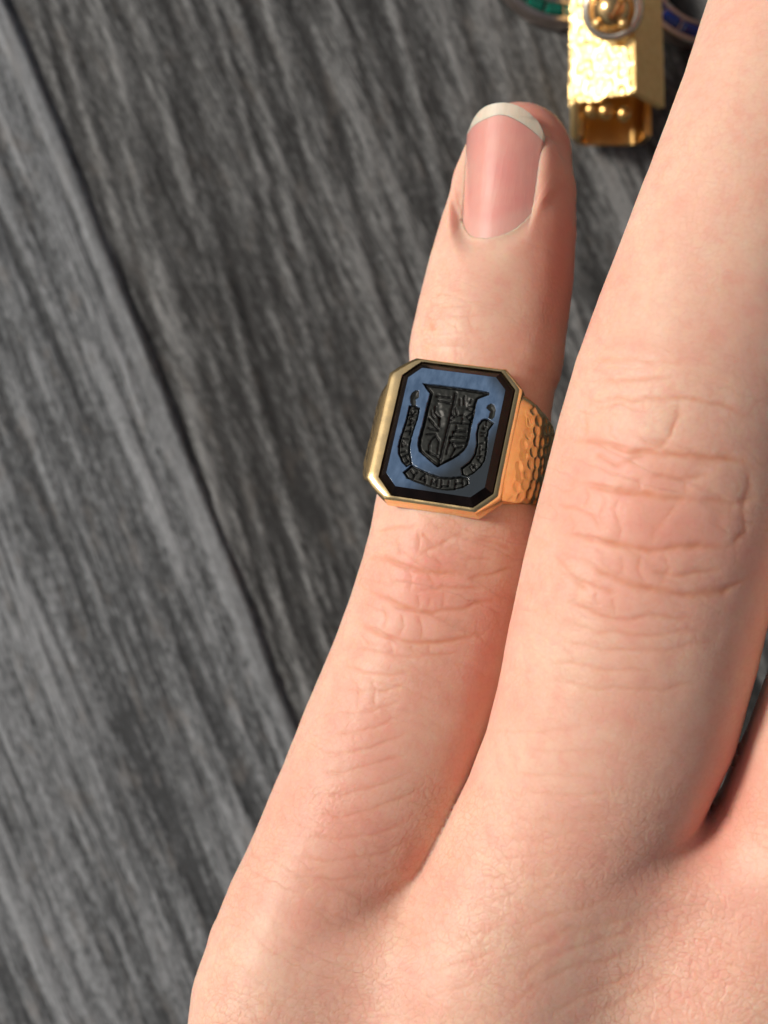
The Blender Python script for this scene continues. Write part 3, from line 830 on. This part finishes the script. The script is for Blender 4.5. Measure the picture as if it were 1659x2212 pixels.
def build_ring():
    gold = mat_gold('yellow_gold', (0.92, 0.65, 0.31), 0.17, 0.30)
    gold_edge = mat_gold('polished_gold', (0.93, 0.69, 0.36), 0.17, 0.22)
    root = empty('signet_ring')
    tag(root, 'gold signet ring with blue black crest-engraved stone on the little finger', 'ring')
    # frame: along the little finger, rolled to the left
    A = at(1029, 1010, 0.7); B = at(1041, 860, -0.2)
    ax = at(1056, 800, -1.9) - at(985, 1130, 1.9); ax /= np.linalg.norm(ax)
    n0 = np.array([0, 0, 1.0]); n0 -= ax * (n0 @ ax); n0 /= np.linalg.norm(n0)
    lat0 = np.cross(ax, n0)
    th = math.radians(-16)
    n = n0 * math.cos(th) + lat0 * math.sin(th)
    lat = np.cross(ax, n)
    TOP = 8.85
    face = at(963, 932, 8.6)                       # centre of the gem face
    org = face - n * TOP
    M = Matrix(((lat[0], ax[0], n[0], org[0] * MM), (lat[1], ax[1], n[1], org[1] * MM), (lat[2], ax[2], n[2], org[2] * MM), (0, 0, 0, 1)))
    root.matrix_world = M
    # ---- band
    na, ny = 560, 97
    al = np.linspace(-math.pi, math.pi, na, endpoint=False)
    tail = [(8.35, 2.9), (8.45, 1.0), (8.3, -1.5), (7.8, -4.0), (6.2, -6.3), (3.2, -7.75), (0, -8.2)]
    PL = [(0, 7.85), (5.37, 7.80), (6.2, 7.80), (6.62, 7.66), (7.0, 7.25), (7.35, 6.6), (7.9, 5.2)] + tail          # left: a shallow facet beside the bezel
    PR = [(0, 7.85), (5.35, 7.85), (5.52, 8.27), (5.80, 8.05), (6.9, 7.0), (7.45, 6.2), (8.0, 4.8)] + tail           # right: falls away to the shoulder
    def polar(prof):
        pa_, pr_ = [], []
        for (x0, z0), (x1, z1) in zip(prof[:-1], prof[1:]):
            for t in np.linspace(0, 1, 12, endpoint=False):
                x, z = x0 + (x1 - x0) * t, z0 + (z1 - z0) * t
                pa_.append(math.atan2(x, z)); pr_.append(math.hypot(x, z))
        pa_.append(math.pi); pr_.append(8.2)
        return pa_, pr_
    POL = {-1: polar(PL), 1: polar(PR)}
    def outer(a):
        return float(np.interp(abs(a), *POL[1 if a > 0 else -1]))
    rho = np.array([outer(a) for a in al])
    for _ in range(1):
        rho = (np.roll(rho, 1) + rho * 2 + np.roll(rho, -1)) / 4
    X = rho * np.sin(al)
    wa_ = [math.atan2(x, z) for x, z in ((0, 8.15), (4.0, 7.85), (5.40, 7.95), (6.75, 7.6), (7.4, 6.2), (7.9, 4.8), (8.35, 2.9), (8.45, 1.0), (7.8, -4.0), (0.01, -8.2))]
    def halfw(a, x):
        return float(np.interp(abs(a), wa_, [GEM_HY + .33, GEM_HY + .33, 5.12, 5.0, 4.75, 4.3, 3.75, 3.3, 2.4, 2.0]))
    hw = np.array([halfw(a, x) for a, x in zip(al, X)])
    for _ in range(3):
        hw = (np.roll(hw, 1) + hw * 2 + np.roll(hw, -1)) / 4
    s = np.linspace(-1, 1, ny)
    AL = np.repeat(al[:, None], ny, 1); Yb = hw[:, None] * s[None]
    arc = AL * 8.3
    dim = hammer(arc, Yb)
    mask = sstep(0.735, 0.80, np.abs(AL) - 0.06 * (AL < 0) + 0.06 * vnoise(Yb * 0.9, AL * 0 + 1.0)) * sstep(1.0, 0.92, np.abs(s))[None]
    R = rho[:, None] - 0.15 * dim * mask - (0.10 + 0.75 * sstep(0.60, 0.66, np.abs(AL)) * sstep(1.25, 0.8, np.abs(AL))) * (np.abs(s)[None] ** 9) + 0.012 * vnoise(arc * .8, Yb * .8)
    Vo = np.stack([R * np.sin(AL), Yb, R * np.cos(AL)], -1).reshape(-1, 3)
    Ri = 6.95 + 0 * AL
    Vi = np.stack([Ri * np.sin(AL), Yb * 0.985, Ri * np.cos(AL)], -1).reshape(-1, 3)
    Fo = grid_faces(na, ny, True)
    Fi = Fo[:, ::-1] + na * ny
    i0 = np.arange(na); i1 = (i0 + 1) % na
    e0 = np.stack([i0 * ny, i0 * ny + na * ny, i1 * ny + na * ny, i1 * ny], 1)
    e1 = np.stack([i0 * ny + ny - 1, i1 * ny + ny - 1, i1 * ny + ny - 1 + na * ny, i0 * ny + ny - 1 + na * ny], 1)
    band = mesh_object('band', np.vstack([Vo, Vi]), np.vstack([Fo, Fi, e0, e1]), gold, root)
    bm = bmesh.new(); bm.from_mesh(band.data); bmesh.ops.recalc_face_normals(bm, faces=bm.faces); bm.to_mesh(band.data); bm.free()
    sharp_by_angle(band, 55)
    # ---- bezel
    prof = [(0.44, 6.4), (0.44, 8.02), (0.40, 8.15), (0.30, 8.285), (0.20, 8.35), (0.06, 8.36), (0.015, 8.31), (0.01, 7.6)]
    rings = []
    for o, z in prof:
        P = oct_off(o)
        # subdivide the sides so the rim can be slightly uneven
        pts = []
        for i in range(8):
            a, b = P[i], P[(i + 1) % 8]
            m = 20 if np.hypot(*(b - a)) > 4 else 7
            for t in np.linspace(0, 1, m, endpoint=False):
                pts.append(a + (b - a) * t)
        pts = np.array(pts)
        ext = np.clip((o - 0.06) / 0.38, 0, 1)                 # the rim widens into the shoulders
        pts[:, 0] -= 0.85 * ext * sstep(2.6, 5.0, -pts[:, 0])
        pts[:, 0] += 0.22 * ext * sstep(2.6, 5.0, pts[:, 0])
        wob = 0.018 * vnoise(pts[:, 0] * 1.7, pts[:, 1] * 1.7, z * 0.7, 4)
        rings.append(np.column_stack([pts * (1 + wob[:, None] * 0.10), np.full(len(pts), z) + wob]))
    bez = loft('bezel', rings, gold_edge, root)
    sharp_by_angle(bez, 32)
    # ---- the stone: body with bevels
    dark = mat_simple('dark_brown_onyx', (0.006, 0.0032, 0.0026), 0.09, 0.0, 0.8, 0.5, IOR=1.54, Specular_IOR_Level=0.18)
    def oring(o, z):
        return np.column_stack([oct_off(o), np.full(8, z)])
    stone = loft('gemstone', [oring(-0.01, 7.2), oring(-0.01, 8.24), oring(-0.05, 8.28), oring(-BEV + .02, 8.84), oring(-BEV, TOP - 0.008)], dark, root)
    sharp_by_angle(stone, 20)
    # ---- the engraved face
    hx, hy = GEM_HX - BEV, GEM_HY - BEV
    step = 0.045
    nx, nyy = int(2 * hx / step) + 1, int(2 * hy / step) + 1
    gx, gy = np.meshgrid(np.linspace(-hx, hx, nx), np.linspace(-hy, hy, nyy), indexing='ij')
    regions = [('shield', SHIELD, .17, .20), ('ribbon', RIB_L, .13, .12), ('ribbon', RIB_B, .14, .13), ('ribbon', RIB_R, .13, .12), ('scroll_end', CURL_L, .10, .0), ('scroll_end', CURL_R, .10, .0)]
    depth = np.zeros_like(gx); deep = np.zeros_like(gx); cut = np.zeros_like(gx); rid = np.zeros(gx.shape, int)
    jx = gx + 0.02 * vnoise(gx * 5, gy * 5, 0, 2); jy = gy + 0.02 * vnoise(gx * 5, gy * 5, 0, 8)
    for ri, (nm, P, dep, gw) in enumerate(regions):
        ins = inside_poly(jx, jy, P); dd = dist_poly(jx, jy, P)
        newd = np.where(ins, dep * sstep(0.0, 0.06, dd), 0)
        if gw:
            gro = np.where(ins, sstep(gw * 1.7, gw * 0.9, dd) * sstep(0.0, 0.05, dd), 0)
            # left-hand walls are cut wider
            newd = newd + 0.16 * gro
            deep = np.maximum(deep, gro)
        else:
            newd = np.where(ins, dep * 2.2 * np.clip(dd / 0.35, 0, 1) ** 0.7, 0)
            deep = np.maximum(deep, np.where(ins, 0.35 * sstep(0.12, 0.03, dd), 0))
        use = ins & (newd >= depth)
        depth = np.where(use, newd, depth)
        cut = np.maximum(cut, np.where(ins, sstep(0.0, 0.03, dd), 0))
        rid = np.where(ins & (rid == 0), ri + 1, rid)
    for P, w, d in STROKES:
        dd = dist_poly(jx, jy, P, False)
        g = np.exp(-(dd / (w * 0.72)) ** 2)
        depth = depth + d * g * (rid > 0)
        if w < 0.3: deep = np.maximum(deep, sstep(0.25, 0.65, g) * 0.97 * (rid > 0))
    # modelled relief inside the shield (rounded tower courses, soft ground)
    for (x0, y0, x1, y1) in ((925, 1060, 1125, 1180), (855, 1195, 1135, 1310), (785, 1318, 1135, 1430)):
        c = tr(Z5, [((x0 + x1) / 2, (y0 + y1) / 2)])[0]; e = tr(Z5, [(x1, y1)])[0] - c
        q = np.clip(1 - np.abs((gx - c[0]) / e[0]) ** 4, 0, 1) * np.clip(1 - np.abs((gy - c[1]) / e[1]) ** 3, 0, 1)
        depth = depth - 0.10 * q * (rid == 1)
    depth = depth + np.where(rid > 0, 0.018 * vnoise(gx * 3.2, gy * 3.2, 0, 14), 0.0) * cut
    zz = TOP - np.clip(depth, 0, None) + 0.004 * vnoise(gx * 0.8, gy * 0.8, 0, 3)
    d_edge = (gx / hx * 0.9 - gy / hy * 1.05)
    sheen_fade = sstep(0.20, 1.0, d_edge + 0.10 * vnoise(gx * .9, gy * .9, 0, 6)) * 0.95  # reflection fading to dark at lower right, painted into the stone's colour
    sheen_fade = np.maximum(sheen_fade, 0.85 * sstep(1.32, 1.72, gx / hx * 0.9 + gy / hy * 0.95 + 0.08 * vnoise(gx, gy, 0, 7)))  # same painted fade in the upper right corner
    V = np.stack([gx, gy, zz], -1).reshape(-1, 3)
    F = grid_faces(nx, nyy)
    fr = rid.reshape(-1)[F]
    face_r = np.where((fr == fr[:, :1]).all(1), fr[:, 0], 0)
    fc = V[F].mean(1)
    cc = GEM_CUT - BEV * 0.586
    keep = (np.abs(fc[:, 0]) + np.abs(fc[:, 1])) < (hx + hy - cc + 0.10)
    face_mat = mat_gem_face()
    parts = [(0, 'gem_face', 'polished blue face of the stone')] + [(i + 1, r[0], None) for i, r in enumerate(regions)]
    for code, nm, lab in parts:
        sel = F[(face_r == code) & keep]
        if not len(sel): continue
        used, inv = np.unique(sel, return_inverse=True)
        vv = V[used].copy()
        if code == 0:      # the four cut corners end on a straight line
            ex = np.abs(vv[:, 0]) + np.abs(vv[:, 1]) - (hx + hy - cc)
            k = ex > 0
            vv[k, 0] -= np.sign(vv[k, 0]) * ex[k] / 2; vv[k, 1] -= np.sign(vv[k, 1]) * ex[k] / 2
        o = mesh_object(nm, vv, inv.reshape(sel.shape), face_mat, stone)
        if o.data.polygons[0].normal.z < 0: o.data.flip_normals()
        for an, arr in (('cut', cut), ('deep', deep), ('sheen_fade', sheen_fade)):
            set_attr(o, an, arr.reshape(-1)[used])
        if lab: o['label'] = lab
        elif nm == 'shield': o['label'] = 'dark engraved heraldic shield split in two halves'
    return root

# ------------------------------------------------------------------ jewellery lying on the table
def box_grid(nx, ny, x0, x1, y0, y1, fn, thick):
    X, Y = np.meshgrid(np.linspace(x0, x1, nx), np.linspace(y0, y1, ny), indexing='ij')
    Z = fn(X, Y)
    top = np.stack([X, Y, Z], -1).reshape(-1, 3)
    bot = top - np.array([0, 0, thick])
    Fq = grid_faces(nx, ny); off = nx * ny
    rim = [i * ny for i in range(nx)] + [(nx - 1) * ny + j for j in range(1, ny)] + [i * ny + ny - 1 for i in range(nx - 2, -1, -1)] + [j for j in range(ny - 2, 0, -1)]
    m = len(rim)
    Fs = np.array([[rim[(i + 1) % m], rim[i], rim[i] + off, rim[(i + 1) % m] + off] for i in range(m)])
    return np.vstack([top, bot]), np.vstack([Fq, Fq[:, ::-1] + off, Fs])
def uv_sphere(r, nu=24, nv=14, sz=1.0):
    V = []
    for i in range(nu):
        for j in range(nv):
            a = 2 * math.pi * i / nu; b = math.pi * (j / (nv - 1) - .5) * 0.999
            V.append((r * math.cos(b) * math.cos(a), r * math.cos(b) * math.sin(a), r * sz * math.sin(b)))
    return np.array(V), grid_faces(nu, nv, True)
def fix_normals(o, deg=None):
    bm = bmesh.new(); bm.from_mesh(o.data); bmesh.ops.recalc_face_normals(bm, faces=bm.faces); bm.to_mesh(o.data); bm.free()
    if deg: sharp_by_angle(o, deg)
    return o

def build_house_ring():
    bright = mat_gold('hammered_gold', (0.93, 0.68, 0.31), 0.38, 0.6)
    satin = mat_gold('satin_gold', (0.86, 0.62, 0.28), 0.48, 0.8)
    inner = mat_gold('inner_gold', (0.80, 0.50, 0.18), 0.28, 0.5)
    pearl = mat_gold('polished_gold_bead', (0.90, 0.60, 0.28), 0.14, 0.4)
    pale = mat_simple('pale_gold_rim', (0.80, 0.72, 0.60), 0.25, 1.0, 0.6, 0.15)
    z_r = -24.0
    root = empty('house_ring', tuple(at(1335, 100, TABLE_Z)))
    tag(root, 'hammered gold ring with a roof-shaped top and round bead, lying on the table', 'ring')
    O = np.array(at(1335, 100, TABLE_Z))
    def put(o):
        o.parent = root
        return o
    L = lambda p: np.array(p) - O
    # roof: two slopes meeting on a ridge that runs up the picture
    ridge_a = at(1372, 196, z_r); ridge_b = at(1368, -60, z_r)
    la, lb = at(1228, 228, z_r - 4.5), at(1232, -60, z_r - 4.5)
    ra, rb = at(1436, 232, z_r - 3.2), at(1428, -60, z_r - 3.2)
    def slope(name, p00, p10, p01, p11, mat, dim):
        nu_, nv_ = 60, 80
        U, Vv = np.meshgrid(np.linspace(0, 1, nu_), np.linspace(0, 1, nv_), indexing='ij')
        P = ((1 - U) * (1 - Vv))[..., None] * p00 + (U * (1 - Vv))[..., None] * p10 + ((1 - U) * Vv)[..., None] * p01 + (U * Vv)[..., None] * p11
        nr = np.cross(p10 - p00, p01 - p00); nr /= np.linalg.norm(nr)
        if nr[2] < 0: nr = -nr
        lu, lv = np.linalg.norm(p10 - p00), np.linalg.norm(p01 - p00)
        if dim:
            dd = hammer(U * lu * 0.72, Vv * lv * 0.70, 3)
            P = P - nr * (0.16 * dd)[..., None] + nr * (0.10 * vnoise(U * lu * .5, Vv * lv * .5))[..., None]
            P[..., 1] += (0.18 * vnoise(U * 9, Vv * 0 + 2) * (1 - Vv))
        else:
            P = P + nr * (0.03 * vnoise(U * lu * 2, Vv * lv * 2))[..., None]
        top = P.reshape(-1, 3); bot = top - nr * 0.9
        Fq = grid_faces(nu_, nv_); off = nu_ * nv_
        rim = [i * nv_ for i in range(nu_)] + [(nu_ - 1) * nv_ + j for j in range(1, nv_)] + [i * nv_ + nv_ - 1 for i in range(nu_ - 2, -1, -1)] + [j for j in range(nv_ - 2, 0, -1)]
        m = len(rim)
        Fs = np.array([[rim[(i + 1) % m], rim[i], rim[i] + off, rim[(i + 1) % m] + off] for i in range(m)])
        return fix_normals(put(mesh_object(name, np.vstack([top, bot]) - O, np.vstack([Fq, Fq[:, ::-1] + off, Fs]), mat)), 50)
    slope('roof_panel', la, ridge_a, lb, ridge_b, bright, True)
    slope('roof_panel', ridge_a + np.array([0.05, 0, 0]), ra, ridge_b + np.array([0.05, 0, 0]), rb, satin, False)
    # shank below: thin-walled open trough showing its inside
    y_f, y_b = at(0, 306, -33)[1], at(0, 130, -33)[1]
    x_l, x_r = at(1240, 0, -32)[0], at(1394, 0, -34)[0]
    n_p = 40
    prof = []
    for i in range(n_p):
        t = i / (n_p - 1)
        a = math.pi * t
        prof.append((x_l + (x_r - x_l) * (0.5 - 0.5 * math.copysign(abs(math.cos(a)) ** 0.45, math.cos(a))), -30.0 - 5.2 * math.sin(a) ** 0.5))
    prof = np.array(prof)
    tang = np.gradient(prof, axis=0); nrm2 = np.stack([tang[:, 1], -tang[:, 0]], 1); nrm2 /= np.linalg.norm(nrm2, axis=1)[:, None]
    outp = prof + nrm2 * 0.0; inp = prof - nrm2 * 0.75
    ys = np.linspace(y_f, y_b, 12)
    Vs = []
    for P2 in (outp, inp):
        for p in P2:
            for y in ys: Vs.append((p[0], y, p[1]))
    Vs = np.array(Vs) - O
    Fo = grid_faces(n_p, 12); off = n_p * 12
    rim = [i * 12 for i in range(n_p)] + [(n_p - 1) * 12 + j for j in range(1, 12)] + [i * 12 + 11 for i in range(n_p - 2, -1, -1)] + [j for j in range(10, 0, -1)]
    m = len(rim)
    Fs = np.array([[rim[i], rim[(i + 1) % m], rim[(i + 1) % m] + off, rim[i] + off] for i in range(m)])
    fix_normals(put(mesh_object('shank', Vs, np.vstack([Fo, Fo[:, ::-1] + off, Fs]), inner)), 45)
    # bright upright edge rod on the left
    a, b = at(1241, 214, -27.0), at(1241, 300, -30.5)
    ks = 10; V = []
    ring_n = 12
    dv = (b - a) / np.linalg.norm(b - a); e1 = np.cross(dv, [0, 0, 1.0]); e1 /= np.linalg.norm(e1); e2 = np.cross(dv, e1)
    prof_r = [(0, .05), (0.03, .42), (0.08, .5), (0.92, .5), (0.97, .42), (1, .05)]
    for t, r in prof_r:
        for k in range(ring_n):
            an = 2 * math.pi * k / ring_n
            V.append(a + (b - a) * t + (e1 * math.cos(an) + e2 * math.sin(an)) * r)
    V = np.array(V).reshape(len(prof_r), ring_n, 3).transpose(1, 0, 2).reshape(-1, 3)
    fix_normals(put(mesh_object('edge_rod', V - O, grid_faces(ring_n, len(prof_r), True), bright)))
    # beads of the gallery under the roof
    for px, py, r in ((1278, 238, 1.0), (1308, 240, 1.0), (1348, 246, 0.9)):
        v, f = uv_sphere(r)
        put(mesh_object('bead', v + at(px, py, -28.5) - O, f, inner))
    # pearl in its collar on the left slope
    c = at(1322, 22, z_r + 1.2)
    v, f = uv_sphere(2.1, 36, 22)
    put(mesh_object('gold_bead', v + c - O, f, pearl))
    tn, tm = 48, 10
    V = []
    ax_n = np.array([-0.25, -0.30, 0.92]); ax_n /= np.linalg.norm(ax_n)
    e1 = np.cross(ax_n, [0, 1, 0]); e1 /= np.linalg.norm(e1); e2 = np.cross(ax_n, e1)
    for i in range(tn):
        an = 2 * math.pi * i / tn
        rad = e1 * math.cos(an) + e2 * math.sin(an)
        for j in range(tm):
            bn = 2 * math.pi * j / tm
            V.append(c - ax_n * 0.4 + rad * (2.75 + 0.6 * math.cos(bn)) + ax_n * 0.6 * math.sin(bn))
    F = []
    for i in range(tn):
        for j in range(tm):
            F.append((i * tm + j, ((i + 1) % tn) * tm + j, ((i + 1) % tn) * tm + (j + 1) % tm, i * tm + (j + 1) % tm))
    fix_normals(put(mesh_object('collar', np.array(V) - O, F, pale)))
    for k in range(4):
        an = 0.7 + k * math.pi / 2
        rad = e1 * math.cos(an) + e2 * math.sin(an)
        v, f = uv_sphere(0.55, 12, 8)
        put(mesh_object('prong', v + c + rad * 1.95 + ax_n * 1.1 - O, f, bright))
    return root

def build_band_ring(name, cx, cy, R, gem_col, metal, label, start, count, beads=()):
    root = empty(name, tuple(at(cx, cy, TABLE_Z)))
    tag(root, label, 'ring')
    h = 3.4
    def prof_ring(nm, rows, mat):
        n = 120
        V = []
        for i in range(n):
            a = 2 * math.pi * i / n
            for r, z in rows: V.append((r * math.cos(a), r * math.sin(a), z))
        k = len(rows); F = []
        for i in range(n):
            for j in range(k):
                F.append((i * k + j, ((i + 1) % n) * k + j, ((i + 1) % n) * k + (j + 1) % k, i * k + (j + 1) % k))
        return fix_normals(mesh_object(nm, np.array(V), F, mat, root), 40)
    prof_ring('band', [(R, 0.45), (R, h - .3), (R - .25, h), (R - .7, h), (R - .75, h - .45), (R - 2.2, h - .45), (R - 2.25, h), (R - 2.6, h), (R - 2.8, h - .3), (R - 2.8, .45), (R - 2.6, .3), (R - .2, .3)], metal)
    gm = mat_simple(name + '_gem', gem_col, 0.12, 0.0, 0.5, 0.5, IOR=1.7)
    for k in range(count):
        a0 = start + k * (2 * math.pi / 20)
        n = 7
        V = []
        for i in range(n):
            a = a0 + (2 * math.pi / 20) * 0.94 * i / (n - 1)
            edge = min(i, n - 1 - i)
            top = h - 0.02 if edge else h - 0.30
            for r, z in ((R - .80, h - .44), (R - .95, top), (R - 1.5, top + 0.16 * min(edge, 1)), (R - 2.05, top), (R - 2.18, h - .44)):
                V.append((r * math.cos(a), r * math.sin(a), z))
        F = [tuple(f) for f in grid_faces(n, 5)] + [tuple(range(5)), tuple(range((n - 1) * 5, n * 5))]
        fix_normals(mesh_object('gemstone', np.array(V), F, gm, root), 30)
    for a, r, s in beads:
        v, f = uv_sphere(s, 14, 9)
        mesh_object('bead', v + np.array([r * math.cos(a), r * math.sin(a), h + 0.1]), f, metal, root)
    return root

build_table()
build_hand()
build_ring()
build_house_ring()
silver = mat_simple('pinkish_silver', (0.55, 0.46, 0.42), 0.28, 1.0, 0.8, 0.2)
build_band_ring('green_gem_ring', 1214, -90, 8.6, (0.004, 0.10, 0.065), silver, 'pale metal band ring with green stones, left of the gold roof-shaped ring', math.radians(180), 12, [(math.radians(283), 8.7, 0.55), (math.radians(291), 8.5, 0.5), (math.radians(299), 8.7, 0.5)])
build_band_ring('blue_gem_ring', 1530, -58, 9.6, (0.008, 0.020, 0.16), silver, 'pale metal band ring with blue stones, between gold ring and ring finger', math.radians(170), 12)
